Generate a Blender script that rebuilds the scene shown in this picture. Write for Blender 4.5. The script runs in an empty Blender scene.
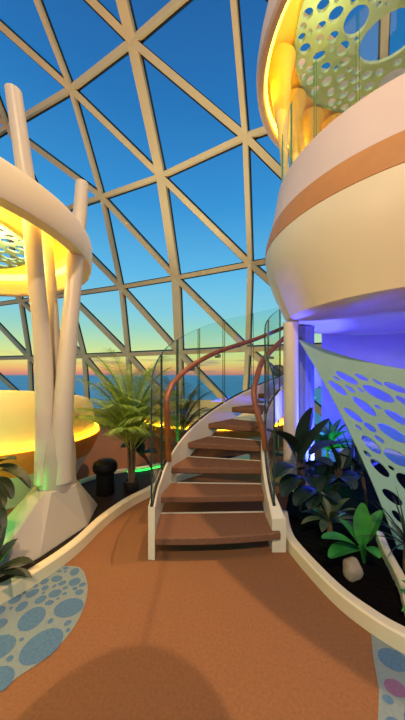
import bpy, bmesh, math, random
from mathutils import Vector, Matrix
random.seed(7)
S = bpy.context.scene
C = S.collection
F = 275.0            # focal length in pixels
HZ = 375.0           # horizon row
EYE = 1.63
PI = math.pi
V = Vector

# ------------------------------------------------------------------ camera
cam = bpy.data.cameras.new('camera')
cam.sensor_fit = 'VERTICAL'
cam.sensor_height = 36.0
cam.lens = F / 720.0 * 36.0
cam.shift_y = (HZ - 360.0) / 720.0
cam.clip_end = 60000
camo = bpy.data.objects.new('camera', cam)
camo.location = (0, 0, EYE)
camo.rotation_euler = (PI / 2, 0, 0)
C.objects.link(camo)
S.camera = camo

# ------------------------------------------------------------------ view
S.view_settings.view_transform = 'Standard'
S.view_settings.look = 'None'
S.view_settings.exposure = 0.0
S.view_settings.gamma = 1.0
S.view_settings.use_curve_mapping = False
S.cycles.use_denoising = True
S.cycles.max_bounces = 10
S.cycles.diffuse_bounces = 4
S.cycles.glossy_bounces = 4
S.cycles.transmission_bounces = 6
S.cycles.transparent_max_bounces = 32
S.cycles.sample_clamp_indirect = 6.0
S.cycles.caustics_reflective = False
S.cycles.caustics_refractive = False


def lin(h):
    h = h.lstrip('#')
    out = []
    for i in (0, 2, 4):
        c = int(h[i:i + 2], 16) / 255.0
        out.append(c / 12.92 if c <= 0.04045 else ((c + 0.055) / 1.055) ** 2.4)
    return (out[0], out[1], out[2], 1.0)


# ------------------------------------------------------------------ world (dusk sky)
W = bpy.data.worlds.new('dusk_sky')
S.world = W
W.use_nodes = True
nt = W.node_tree
N, L = nt.nodes, nt.links
N.clear()
wo = N.new('ShaderNodeOutputWorld')
bg = N.new('ShaderNodeBackground')
bg.inputs['Strength'].default_value = 1.0
tc = N.new('ShaderNodeTexCoord')
sep = N.new('ShaderNodeSeparateXYZ')
L.new(tc.outputs['Generated'], sep.inputs[0])
ramp = N.new('ShaderNodeValToRGB')
stops = [(0.0, '#c88880'), (0.010, '#ea9a78'), (0.026, '#fcc474'), (0.05, '#f6ea84'), (0.08, '#dcec9a'), (0.11, '#c4e6ae'), (0.16, '#a0dcca'),
         (0.22, '#86d2e4'), (0.34, '#62bdea'), (0.52, '#3698d8'), (0.70, '#2078bc'), (0.85, '#185e9e'), (1.0, '#154f88')]
el = ramp.color_ramp.elements
el[0].position, el[0].color = stops[0][0], lin(stops[0][1])
el[1].position, el[1].color = stops[-1][0], lin(stops[-1][1])
for p, c in stops[1:-1]:
    e = el.new(p)
    e.color = lin(c)
L.new(sep.outputs['Z'], ramp.inputs[0])
mp = N.new('ShaderNodeMapping')
mp.inputs['Scale'].default_value = (5, 5, 60)
L.new(tc.outputs['Generated'], mp.inputs[0])
nz = N.new('ShaderNodeTexNoise')
nz.inputs['Scale'].default_value = 1.3
nz.inputs['Detail'].default_value = 5
L.new(mp.outputs[0], nz.inputs['Vector'])
cr = N.new('ShaderNodeValToRGB')
cr.color_ramp.elements[0].position = 0.55
cr.color_ramp.elements[1].position = 0.66
L.new(nz.outputs['Fac'], cr.inputs[0])
band = N.new('ShaderNodeValToRGB')
b = band.color_ramp.elements
b[0].position, b[0].color = 0.0, (0.6, 0.6, 0.6, 1)
b[1].position, b[1].color = 0.075, (0, 0, 0, 1)
e = b.new(0.045)
e.color = (0.75, 0.75, 0.75, 1)
L.new(sep.outputs['Z'], band.inputs[0])
mul = N.new('ShaderNodeMath')
mul.operation = 'MULTIPLY'
L.new(cr.outputs['Color'], mul.inputs[0])
L.new(band.outputs['Color'], mul.inputs[1])
mix = N.new('ShaderNodeMixRGB')
mix.inputs[2].default_value = lin('#a88c84')
L.new(mul.outputs[0], mix.inputs[0])
L.new(ramp.outputs['Color'], mix.inputs[1])
L.new(mix.outputs[0], bg.inputs['Color'])
L.new(bg.outputs[0], wo.inputs[0])


# ------------------------------------------------------------------ lights
def light(name, kind, loc, energy, color, target=None, size=0.1, angle=None, blend=0.3):
    d = bpy.data.lights.new(name, kind)
    d.energy = energy
    d.color = color[:3]
    if kind == 'AREA':
        d.shape = 'DISK'
        d.size = size
    else:
        d.shadow_soft_size = size
    if kind == 'SPOT':
        d.spot_size = angle or 1.2
        d.spot_blend = blend
    o = bpy.data.objects.new(name, d)
    o.location = loc
    if target is not None:
        o.rotation_euler = (V(target) - V(loc)).to_track_quat('-Z', 'Y').to_euler()
    C.objects.link(o)
    return o


WARM = (1.0, 0.74, 0.48)
light('spot_behind', 'SPOT', (-0.5, -4.0, 7.0), 1800, (1.0, 0.74, 0.48), (0.4, 2.6, 1.4), 0.035, 1.5, 0.4)
light('spot_dome_top', 'SPOT', (1.99, 3.0, 13.0), 3700, (1.0, 0.68, 0.37), (0.3, 2.4, 0.0), 0.04, 1.0, 0.3)
light('soft_fill', 'AREA', (-1.5, 1.0, 10.0), 80, WARM, (-0.3, 3.0, 0.0), 4.0)  # added overhead fill light, not a ceiling fixture
light('pod_fill_spot', 'SPOT', (-3.0, -1.2, 3.2), 200, (1.0, 0.76, 0.46), (1.6, 2.6, 3.5), 0.3, 0.75, 0.6)  # added unseen spot, brightens the front of the pod only
light('blue_uplight', 'SPOT', (2.3, 3.6, 0.45), 110, (0.05, 0.06, 1.0), (2.0, 3.4, 2.3), 0.15, 2.7, 0.6)
light('blue_wash', 'POINT', (2.35, 4.3, 1.0), 45, (0.04, 0.05, 1.0), None, 0.15)
light('green_spot', 'POINT', (1.72, 4.12, 0.32), 12, (0.05, 1.0, 0.08), None, 0.08)
light('dome_fill', 'SPOT', (-1.9, 6.3, 0.3), 2200, (1.0, 0.82, 0.52), (-1.1, 7.0, 12.0), 0.2, 1.25, 0.8)  # added unseen uplight that brightens the upper dome beams
light('canopy_glow', 'POINT', (-2.35, 2.95, 3.02), 45, (1.0, 0.72, 0.22), None, 0.12)
light('canopy_glow', 'POINT', (-1.95, 2.2, 3.08), 22, (1.0, 0.72, 0.22), None, 0.08)
light('upper_canopy_glow', 'POINT', (1.55, 3.45, 5.98), 14, (1.0, 0.74, 0.24), None, 0.1)
light('blue_pillar_spot', 'SPOT', (1.72, 3.80, 0.2), 1100, (0.05, 0.08, 1.0), (1.47, 4.02, 1.15), 0.08, 1.05, 0.5)
light('green_planter_spot', 'POINT', (-2.12, 2.15, 0.35), 18, (0.05, 1.0, 0.05), None, 0.06)


# ------------------------------------------------------------------ mesh helpers
def P(px, py, Y):
    return V(((px - 202.5) * Y / F, Y, EYE + (HZ - py) * Y / F))


def G(px, py, z=0.0):
    Y = (EYE - z) * F / (py - HZ)
    return V(((px - 202.5) * Y / F, Y, z))


class MB:
    def __init__(s):
        s.v, s.f, s.m = [], [], []

    def add(s, vs, fs, mi=0):
        o = len(s.v)
        s.v += [V(v) for v in vs]
        for f in fs:
            s.f.append([i + o for i in f])
            s.m.append(mi)

    def box(s, c, size, mi=0, M=None):
        x, y, z = [a / 2 for a in size]
        vs = [V((i * x, j * y, k * z)) for i in (-1, 1) for j in (-1, 1) for k in (-1, 1)]
        if M is not None:
            vs = [M @ v for v in vs]
        vs = [v + V(c) for v in vs]
        s.add(vs, [(0, 1, 3, 2), (4, 6, 7, 5), (0, 4, 5, 1), (2, 3, 7, 6), (0, 2, 6, 4), (1, 5, 7, 3)], mi)

    def beam(s, a, b, w, d, nrm, off=0.0, mi=0):
        """box from a to b; width w across, depth d along nrm starting at off"""
        a, b = V(a), V(b)
        t = (b - a).normalized()
        n = (V(nrm) - t * V(nrm).dot(t)).normalized()
        u = t.cross(n)
        vs = []
        for p in (a, b):
            for du in (-w / 2, w / 2):
                for dn in (off, off + d):
                    vs.append(p + u * du + n * dn)
        s.add(vs, [(0, 2, 3, 1), (4, 5, 7, 6), (0, 1, 5, 4), (2, 6, 7, 3), (0, 4, 6, 2), (1, 3, 7, 5)], mi)

    def lathe(s, prof, c=(0, 0, 0), n=64, a0=0.0, a1=2 * PI, mi=0, wob=None, zfun=None):
        full = abs(a1 - a0 - 2 * PI) < 1e-6
        k = n if full else n + 1
        vs = []
        for i in range(k):
            a = a0 + (a1 - a0) * i / n
            for r, z in prof:
                rr = r * (wob(a) if wob else 1)
                zz = zfun(a, z) if zfun else z
                vs.append((c[0] + rr * math.cos(a), c[1] + rr * math.sin(a), c[2] + zz))
        m = len(prof)
        fs = []
        for i in range(n):
            j = (i + 1) % k
            for q in range(m - 1):
                fs.append((i * m + q, j * m + q, j * m + q + 1, i * m + q + 1))
        s.add(vs, fs, mi)

    def tube(s, pts, rad, n=10, mi=0, cap=True):
        pts = [V(p) for p in pts]
        m = len(pts)
        if not hasattr(rad, '__len__'):
            rad = [rad] * m
        vs, fs = [], []
        prev = None
        for i in range(m):
            t = (pts[min(i + 1, m - 1)] - pts[max(i - 1, 0)]).normalized()
            if prev is None:
                ref = V((0, 0, 1)) if abs(t.z) < 0.9 else V((1, 0, 0))
                u = t.cross(ref).normalized()
            else:
                u = (prev - t * prev.dot(t)).normalized()
            prev = u
            w = t.cross(u)
            for k in range(n):
                a = 2 * PI * k / n
                vs.append(pts[i] + (u * math.cos(a) + w * math.sin(a)) * rad[i])
        for i in range(m - 1):
            for k in range(n):
                k2 = (k + 1) % n
                fs.append((i * n + k, i * n + k2, (i + 1) * n + k2, (i + 1) * n + k))
        if cap:
            fs.append(tuple(range(n))[::-1])
            fs.append(tuple((m - 1) * n + k for k in range(n)))
        s.add(vs, fs, mi)

    def strip(s, rows, mi=0, closed=False):
        """rows: list of equal-length point lists, skinned"""
        m = len(rows[0])
        vs = [p for r in rows for p in r]
        fs = []
        for i in range(len(rows) - 1):
            for k in range(m if closed else m - 1):
                k2 = (k + 1) % m
                fs.append((i * m + k, i * m + k2, (i + 1) * m + k2, (i + 1) * m + k))
        s.add(vs, fs, mi)

    def solid(s, rows, mi=0):
        """closed section sweep with end caps"""
        m = len(rows[0])
        vs = [p for r in rows for p in r]
        fs = []
        for i in range(len(rows) - 1):
            for k in range(m):
                k2 = (k + 1) % m
                fs.append((i * m + k, i * m + k2, (i + 1) * m + k2, (i + 1) * m + k))
        fs.append(tuple(range(m))[::-1])
        fs.append(tuple((len(rows) - 1) * m + k for k in range(m)))
        s.add(vs, fs, mi)

    def build(s, name, mats, parent=None, smooth=False, bevel=0, base=None):
        if not isinstance(mats, (list, tuple)):
            mats = [mats]
        me = bpy.data.meshes.new(name)
        if parent is not None:
            r = parent
            off = V((0, 0, 0))
            while r is not None:
                off += r.location
                r = r.parent
        elif base is not None:
            off = V(base)
        else:
            xs = [v.x for v in s.v]
            ys = [v.y for v in s.v]
            off = V(((min(xs) + max(xs)) / 2, (min(ys) + max(ys)) / 2, min(v.z for v in s.v)))
        me.from_pydata([v - off for v in s.v], [], s.f)
        for m in mats:
            me.materials.append(m)
        for p, mi in zip(me.polygons, s.m):
            p.material_index = mi
        bm = bmesh.new()
        bm.from_mesh(me)
        bmesh.ops.remove_doubles(bm, verts=bm.verts, dist=1e-5)
        bmesh.ops.recalc_face_normals(bm, faces=bm.faces)
        bm.to_mesh(me)
        bm.free()
        if smooth:
            for p in me.polygons:
                p.use_smooth = True
            try:
                me.set_sharp_from_angle(angle=math.radians(38))
            except Exception:
                pass
        o = bpy.data.objects.new(name, me)
        if parent is not None:
            o.parent = parent
        else:
            o.location = off
        C.objects.link(o)
        if bevel:
            bv = o.modifiers.new('edge', 'BEVEL')
            bv.width = bevel
            bv.segments = 2
            bv.limit_method = 'ANGLE'
        return o


def tag(o, label, cat, group=None, kind=None):
    if label:
        o['label'] = label
    if cat:
        o['category'] = cat
    if group:
        o['group'] = group
    if kind:
        o['kind'] = kind
    return o


def thing(name, label, cat, loc=(0, 0, 0), group=None):
    o = bpy.data.objects.new(name, None)
    o.empty_display_size = 0.1
    o.location = loc
    C.objects.link(o)
    return tag(o, label, cat, group)


def struct(o):
    o['kind'] = 'structure'
    return o


def spline(pts, n):
    """Catmull-Rom through pts, n samples per span"""
    pts = [V(p) for p in pts]
    out = []
    for i in range(len(pts) - 1):
        p0 = pts[i - 1] if i > 0 else pts[0] * 2 - pts[1]
        p1, p2 = pts[i], pts[i + 1]
        p3 = pts[i + 2] if i + 2 < len(pts) else pts[-1] * 2 - pts[-2]
        for k in range(n):
            t = k / n
            out.append(0.5 * ((2 * p1) + (p2 - p0) * t + (2 * p0 - 5 * p1 + 4 * p2 - p3) * t * t + (3 * p1 - p0 - 3 * p2 + p3) * t ** 3))
    out.append(pts[-1])
    return out


# ------------------------------------------------------------------ materials
def mat(name, col, rough=0.5, metal=0.0, emit=None, estr=0.0, noise=0.0, nscale=20.0, bump=0.0, bscale=200.0, sub=0.0, spec=None, coat=0.0):
    m = bpy.data.materials.new(name)
    m.use_nodes = True
    t = m.node_tree
    bs = t.nodes['Principled BSDF']
    c = lin(col)
    bs.inputs['Base Color'].default_value = c
    bs.inputs['Roughness'].default_value = rough
    bs.inputs['Metallic'].default_value = metal
    if spec is not None:
        bs.inputs['Specular IOR Level'].default_value = spec
    if coat:
        bs.inputs['Coat Weight'].default_value = coat
        bs.inputs['Coat Roughness'].default_value = 0.1
    if emit:
        bs.inputs['Emission Color'].default_value = lin(emit)
        bs.inputs['Emission Strength'].default_value = estr
    if sub:
        bs.inputs['Transmission Weight'].default_value = 0.0
    tcn = None
    if noise or bump:
        tcn = t.nodes.new('ShaderNodeTexCoord')
    if noise:
        nzn = t.nodes.new('ShaderNodeTexNoise')
        nzn.inputs['Scale'].default_value = nscale
        nzn.inputs['Detail'].default_value = 4
        t.links.new(tcn.outputs['Object'], nzn.inputs['Vector'])
        rp = t.nodes.new('ShaderNodeValToRGB')
        rp.color_ramp.elements[0].position = 0.3
        rp.color_ramp.elements[1].position = 0.7
        rp.color_ramp.elements[0].color = tuple(x * (1 - noise) for x in c[:3]) + (1,)
        rp.color_ramp.elements[1].color = tuple(min(1, x * (1 + noise)) for x in c[:3]) + (1,)
        t.links.new(nzn.outputs['Fac'], rp.inputs[0])
        t.links.new(rp.outputs[0], bs.inputs['Base Color'])
    if bump:
        nb = t.nodes.new('ShaderNodeTexNoise')
        nb.inputs['Scale'].default_value = bscale
        nb.inputs['Detail'].default_value = 3
        t.links.new(tcn.outputs['Object'], nb.inputs['Vector'])
        bp = t.nodes.new('ShaderNodeBump')
        bp.inputs['Strength'].default_value = bump
        bp.inputs['Distance'].default_value = 0.01
        t.links.new(nb.outputs['Fac'], bp.inputs['Height'])
        t.links.new(bp.outputs[0], bs.inputs['Normal'])
    return m


def glass(name, tint='#ffffff', ior=1.35, rough=0.02, gfac=1.0):
    m = bpy.data.materials.new(name)
    m.use_nodes = True
    t = m.node_tree
    t.nodes.clear()
    out = t.nodes.new('ShaderNodeOutputMaterial')
    mx = t.nodes.new('ShaderNodeMixShader')
    tr = t.nodes.new('ShaderNodeBsdfTransparent')
    tr.inputs['Color'].default_value = lin(tint)
    gl = t.nodes.new('ShaderNodeBsdfGlossy')
    gl.inputs['Roughness'].default_value = rough
    fr = t.nodes.new('ShaderNodeLayerWeight')
    fr.inputs['Blend'].default_value = 0.5
    pw = t.nodes.new('ShaderNodeMath')
    pw.operation = 'POWER'
    pw.inputs[1].default_value = 4.0
    t.links.new(fr.outputs['Facing'], pw.inputs[0])
    ml = t.nodes.new('ShaderNodeMath')
    ml.operation = 'MULTIPLY_ADD'
    ml.inputs[1].default_value = 0.5 * gfac
    ml.inputs[2].default_value = 0.03 * gfac
    t.links.new(pw.outputs[0], ml.inputs[0])
    t.links.new(ml.outputs[0], mx.inputs[0])
    t.links.new(tr.outputs[0], mx.inputs[1])
    t.links.new(gl.outputs[0], mx.inputs[2])
    t.links.new(mx.outputs[0], out.inputs[0])
    return m


def leafmat(name, col, col2, rough=0.4):
    m = mat(name, col, rough)
    t = m.node_tree
    bs = t.nodes['Principled BSDF']
    tcn = t.nodes.new('ShaderNodeTexCoord')
    nzn = t.nodes.new('ShaderNodeTexNoise')
    nzn.inputs['Scale'].default_value = 9
    t.links.new(tcn.outputs['Object'], nzn.inputs['Vector'])
    rp = t.nodes.new('ShaderNodeValToRGB')
    rp.color_ramp.elements[0].position = 0.35
    rp.color_ramp.elements[1].position = 0.65
    rp.color_ramp.elements[0].color = lin(col)
    rp.color_ramp.elements[1].color = lin(col2)
    t.links.new(nzn.outputs['Fac'], rp.inputs[0])
    t.links.new(rp.outputs[0], bs.inputs['Base Color'])
    return m


CARPET = mat('carpet_brown', '#8d5f3d', 0.95, noise=0.10, nscale=60, bump=0.35, bscale=350, spec=0.1)
TREADC = mat('tread_carpet', '#7f5840', 0.95, noise=0.14, nscale=50, bump=0.35, bscale=300, spec=0.1)
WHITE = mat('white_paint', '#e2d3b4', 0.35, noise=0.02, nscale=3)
BRANCHW = mat('branch_white_lit', '#c6b8a2', 0.4, noise=0.02, nscale=3)  # white column paint, lightened to carry the light on the branches
TRUNKW = mat('trunk_white_shaded', '#ae9f8e', 0.4, noise=0.02, nscale=3)  # same white paint, darkened for the less lit trunk
COLW = mat('base_white_shaded', '#ab9e8c', 0.4, noise=0.02, nscale=3)  # same white paint, darkened to carry the shade on the base
CREAM = mat('cream_shell', '#ead6ae', 0.4, noise=0.02, nscale=2)
BLUSH = mat('blush_shell', '#d8bfae', 0.45, noise=0.03, nscale=2)
TAN = mat('tan_leather_band', '#bd7f3e', 0.5, noise=0.06, nscale=6)
MULL = mat('window_frame_paint', '#dccb9c', 0.45, noise=0.04, nscale=2)
GASK = mat('black_gasket', '#14161c', 0.6, noise=0.1)
PANE = glass('window_glass', '#f6fbff', 1.3, 0.01, 0.7)
BGLASS = glass('balustrade_glass', '#f5fbf8', 1.35, 0.02, 0.6)
GEDGE = mat('glass_edge', '#1d3f38', 0.25, noise=0.1)
GEDGE2 = mat('glass_edge_green', '#3f8a64', 0.2, noise=0.1)
WOOD = mat('handrail_wood', '#8a4a20', 0.4, noise=0.25, nscale=14, coat=0.15)
LED = mat('warm_light_strip', '#ffd060', 0.5, emit='#ffd23c', estr=10.0)
LEDS = mat('warm_light_strip_low', '#ffd060', 0.5, emit='#ffc818', estr=9.0)
LEDG = mat('green_light_strip', '#30ff60', 0.5, emit='#22ff50', estr=3.0)
COVE = mat('cove_yellow_lit', '#f0d070', 0.5, noise=0.02)  # cream lining with the strip's yellow light put into its colour
NETW = mat('lattice_sage', '#98beb4', 0.55, noise=0.04, nscale=4)
SAIL = mat('sail_sage', '#88a890', 0.6, noise=0.05, nscale=6)
KERBP = mat('kerb_paint', '#e6d2a6', 0.4, noise=0.03, nscale=3)
DECK = mat('dark_deck', '#1f1510', 0.65, noise=0.25, nscale=12, spec=0.2)
SOIL = mat('dark_soil', '#0e0a08', 0.95, noise=0.5, nscale=60, bump=1.0, bscale=80, spec=0.05)
BLACK = mat('black_leather', '#080605', 0.55, noise=0.15, bump=0.2, bscale=90, spec=0.2)
POTM = mat('dark_pot', '#1b1613', 0.5, noise=0.15)
STONE = mat('pale_stone', '#a08a70', 0.85, noise=0.15, nscale=18, bump=0.6, bscale=30)
HULL = mat('booth_brown_hull', '#e07a36', 0.5, noise=0.08, nscale=5)
HULLW = mat('booth_pale_hull', '#d8cdb8', 0.5, noise=0.04, nscale=5)
BOOTH = mat('booth_cream_back', '#e8cf8c', 0.55, noise=0.03, nscale=4)
STEEL = mat('brushed_steel', '#6a6d6c', 0.35, metal=0.9, noise=0.1)
TRUNK = mat('palm_stem', '#6a5238', 0.8, noise=0.3, nscale=25, bump=0.6, bscale=40)
PEBB = mat('carpet_pebble_blue', '#55728a', 0.95, noise=0.12, nscale=60, bump=0.3, bscale=350, spec=0.1)
PEBG = mat('carpet_pebble_ground', '#828c87', 0.95, noise=0.08, nscale=60, bump=0.3, bscale=350, spec=0.1)
PEBP = mat('carpet_pebble_pink', '#86607a', 0.95, noise=0.1, nscale=60, bump=0.3, bscale=350, spec=0.1)
PLEAT = mat('fluted_pillar_blue_lit', '#787c94', 0.55, noise=0.04, nscale=3)  # base colour darkened and blued to carry the blue light
BLUEW = mat('planter_back_wall', '#c8cad6', 0.6, noise=0.05, nscale=3)
LF_DARK = leafmat('leaf_dark', '#12241a', '#1c3322', 0.5)
LF_MID = leafmat('leaf_mid', '#1f6a26', '#35842c', 0.45)
LF_PALM = leafmat('leaf_palm', '#74983a', '#a8bc44', 0.45)
LF_SPIK = leafmat('leaf_spiky', '#2f4c2a', '#48662f', 0.4)
LF_VAR = leafmat('leaf_variegated', '#59603a', '#2e4428', 0.5)
LF_OLV = leafmat('leaf_olive', '#2a3314', '#1c2a10', 0.5)

# ------------------------------------------------------------------ sea
seam = mat('sea_water', '#c6e2dc', 0.55, noise=0.12, nscale=0.004, spec=0.5)
t = seam.node_tree
tcn = t.nodes.new('ShaderNodeTexCoord')
wv = t.nodes.new('ShaderNodeTexNoise')
wv.inputs['Scale'].default_value = 0.15
wv.inputs['Detail'].default_value = 6
bp = t.nodes.new('ShaderNodeBump')
bp.inputs['Strength'].default_value = 0.6
bp.inputs['Distance'].default_value = 2.0
t.links.new(tcn.outputs['Object'], wv.inputs['Vector'])
t.links.new(wv.outputs['Fac'], bp.inputs['Height'])
t.links.new(bp.outputs[0], t.nodes['Principled BSDF'].inputs['Normal'])
m = MB()
m.add([(-30000, 10, -18), (30000, 10, -18), (30000, 30000, -18), (-30000, 30000, -18)], [(0, 1, 2, 3)])
struct(m.build('sea', seam))

# ------------------------------------------------------------------ dome glazing
z0, z1, z2, z3, z4, z5 = 0.0, 2.5, 5.3, 8.41, 11.13, 13.3
NODE = {}
for r, z, lst in (
    (0, z0, {-3: (-12.3, 15.3), -2: (-8.98, 14.3), -1: (-5.55, 13.1), 0: (-3.25, 12.0), 1: (-0.9, 10.9), 2: (1.42, 9.6), 3: (4.2, 8.5), 4: (7.2, 7.2)}),
    (1, z1, {-3: (-12.3, 15.2), -2: (-9.0, 14.2), -1: (-5.65, 13.0), 0: (-3.27, 11.9), 1: (-0.96, 10.8), 2: (1.54, 9.5), 3: (4.3, 8.4), 4: (7.2, 7.1)}),
    (2, z2, {-3: (-12.0, 14.8), -2: (-9.1, 13.65), -1: (-6.2, 12.6), 0: (-3.45, 11.5), 1: (-1.04, 10.4), 2: (1.56, 9.1), 3: (4.4, 7.9), 4: (7.2, 6.7)}),
    (3, z3, {-3: (-11.6, 13.9), -2: (-9.1, 12.75), -1: (-6.5, 11.6), 0: (-3.86, 10.45), 1: (-1.45, 9.36), 2: (1.2, 7.8), 3: (4.27, 6.5), 4: (7.2, 5.2)}),
    (4, z4, {-2: (-10.3, 11.8), -1: (-7.5, 10.5), 0: (-4.4, 9.1), 1: (-2.03, 7.8), 2: (0.6, 6.2), 3: (3.3, 4.8), 4: (6.3, 3.5)}),
    (5, z5, {-2: (-10.0, 9.3), -1: (-7.5, 8.1), 0: (-5.07, 6.9), 1: (-2.67, 5.7), 2: (-0.3, 4.4), 3: (2.2, 3.1)}),
):
    for i, (x, y) in lst.items():
        NODE[(r, i)] = V((x, y, z))
OUT = V((-0.42, -0.9, 0)) * -1.0


def edge_normal(a, b, hint):
    t = (b - a).normalized()
    h = V((0.42, 0.85, 0.35))
    return (h - t * h.dot(t)).normalized()


trim_n = 0
edges = []
for (r, i), p in NODE.items():
    for q in ((r, i + 1), (r - 1, i), (r - 1, i + 1)):
        if q in NODE:
            edges.append(((r, i), q))
for ka, kb in edges:
    a, b = NODE[ka], NODE[kb]
    if ka[1] == 1 and kb[1] == 1:
        w = 0.32
    elif (ka[1] - ka[0]) == (kb[1] - kb[0]):
        w = 0.15
    elif kb[1] == ka[1] + 1 and kb[0] == ka[0] - 1:
        w = 0.18
    else:
        w = 0.15
    if ka[0] == 1 and kb[0] == 0 and w > 0.2:
        w = 0.22
    if ka[0] == kb[0] == 1:
        w = 0.15
    if ka[0] == 0 and kb[0] == 0:
        continue
    n = edge_normal(a, b, None)
    trim_n += 1
    m = MB()
    m.beam(a, b, w, 0.13, n)
    o = struct(m.build('trim_%d' % trim_n, MULL))
    m = MB()
    m.beam(a, b, w + 0.07, 0.05, n, 0.13)
    m.build('gasket', GASK, o)
win_n = 0
for (r, i), p in NODE.items():
    for tri in (((r, i), (r, i + 1), (r - 1, i + 1)), ((r, i), (r - 1, i), (r - 1, i + 1))):
        if all(k in NODE for k in tri):
            q = [NODE[k] for k in tri]
            nn = (q[1] - q[0]).cross(q[2] - q[0]).normalized()
            if nn.dot(V((0.42, 0.85, 0.35))) < 0:
                nn = -nn
            win_n += 1
            m = MB()
            m.add([v + nn * 0.16 for v in q], [(0, 1, 2)])
            struct(m.build('window_%d' % win_n, PANE))

# ------------------------------------------------------------------ floor
m = MB()
edge = [NODE[(0, i)] for i in range(-3, 5)]
pts = [V((-13, -2.5, 0)), V((8, -2.5, 0))] + [V((8.0, 7.0, 0))] + [e + V((0.2, 0.35, 0)) for e in edge[::-1]] + [V((-13, 15.5, 0))]
m.add(pts, [tuple(range(len(pts)))])
low = [p - V((0, 0, 0.3)) for p in pts]
m.add(pts + low, [(k, (k + 1) % len(pts), len(pts) + (k + 1) % len(pts), len(pts) + k) for k in range(len(pts))])
struct(m.build('floor', CARPET, base=(0, 0, 0)))


def ground_poly(pxs, z=0.0):
    return [G(x, y, z) for x, y in pxs]


def inside(pt, poly):
    x, y = pt
    c = False
    j = len(poly) - 1
    for i in range(len(poly)):
        xi, yi = poly[i][0], poly[i][1]
        xj, yj = poly[j][0], poly[j][1]
        if (yi > y) != (yj > y) and x < (xj - xi) * (y - yi) / (yj - yi) + xi:
            c = not c
        j = i
    return c


def dist_poly(pt, poly):
    best = 1e9
    p = V((pt[0], pt[1]))
    for i in range(len(poly)):
        a = V((poly[i][0], poly[i][1]))
        b = V((poly[(i + 1) % len(poly)][0], poly[(i + 1) % len(poly)][1]))
        ab = b - a
        tt = max(0, min(1, (p - a).dot(ab) / max(ab.length_squared, 1e-12)))
        best = min(best, (p - a - ab * tt).length)
    return best


def pack(poly, seeds, rmax, rmin, gap, tries, rfun=None, rng=None):
    rng = rng or random
    xs = [p[0] for p in poly]
    ys = [p[1] for p in poly]
    holes = list(seeds)
    for fac in (1.0, 0.8, 0.62, 0.48, 0.36, 0.27, 0.2):
        for k in range(tries):
            x = rng.uniform(min(xs), max(xs))
            y = rng.uniform(min(ys), max(ys))
            lim = rmax if rfun is None else rfun(x, y)
            need = max(rmin, lim * fac)
            if lim * fac < rmin * 0.8:
                continue
            d = 1e9
            for (hx, hy, hr) in holes:
                d = min(d, math.hypot(x - hx, y - hy) - hr - gap)
                if d < need:
                    break
            if d < need or not inside((x, y), poly):
                continue
            d = min(d, dist_poly((x, y), poly) - gap)
            if d < need:
                continue
            holes.append((x, y, min(d, lim)))
    return holes


# pebble pattern inlays in the carpet
zone = spline([V(p) for p in ground_poly([(62, 566), (80, 568), (87, 582), (86, 600), (75, 626), (50, 655), (20, 676), (0, 692)])], 6)
zone += [V((-1.3, 1.2, 0)), V((-1.75, 1.3, 0)), V((-1.75, 1.75, 0)), V(G(-4, 604)), V(G(28, 588)), V(G(48, 576))]
seeds = []
for (x, y, a) in [(69, 608, 14), (32, 619, 14), (42, 646, 20), (-2, 648, 16), (-1, 680, 15)]:
    g = G(x, y)
    seeds.append((g.x, g.y, a * g.y / F))
rng = random.Random(3)
hs = pack(zone, seeds, 0.045, 0.012, 0.008, 600, None, rng)
m = MB()
m.add([p + V((0, 0, 0.003)) for p in zone], [tuple(range(len(zone)))])
for (x, y, r) in hs:
    k = 20
    ang = rng.uniform(0, PI)
    ex = rng.uniform(0.75, 0.95)
    ring = []
    for q in range(k):
        a = 2 * PI * q / k
        dx, dy = math.cos(a) * r, math.sin(a) * r * ex
        ring.append(V((x + dx * math.cos(ang) - dy * math.sin(ang), y + dx * math.sin(ang) + dy * math.cos(ang), 0.0045)))
    m.add(ring, [tuple(range(k))], 1)
struct(m.build('floor_inlay', [PEBG, PEBB]))
zone = [G(371, 634), G(373, 655), G(379, 690), G(378, 722), V((0.80, 1.1, 0)), V((1.35, 1.1, 0)), V((1.35, 1.45, 0)), G(398, 650), G(385, 642)]
rng = random.Random(5)
hs = pack(zone, [], 0.12, 0.02, 0.012, 400, None, rng)
m = MB()
m.add([p + V((0, 0, 0.003)) for p in zone], [tuple(range(len(zone)))])
for n_, (x, y, r) in enumerate(hs):
    k = 20
    m.add([V((x + math.cos(2 * PI * q / k) * r, y + math.sin(2 * PI * q / k) * r * 0.85, 0.0045)) for q in range(k)], [tuple(range(k))], 1 + n_ % 2)
struct(m.build('floor_inlay', [PEBG, PEBB, PEBP]))


# ------------------------------------------------------------------ kerbs, deck, soil
def kerb(path, w, h, side=1, z=0.0):
    rows = []
    for i, p in enumerate(path):
        tt = (path[min(i + 1, len(path) - 1)] - path[max(i - 1, 0)])
        tt.z = 0
        tt.normalize()
        nn = V((-tt.y, tt.x, 0)) * side
        p = V((p.x, p.y, z))
        up = V((0, 0, h))
        c = 0.012
        rows.append([p, p + up - V((0, 0, c)), p + up + nn * c, p + up + nn * (w - c), p + up - V((0, 0, c)) + nn * w, p + nn * w])
    m = MB()
    m.solid(rows)
    return m


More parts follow.
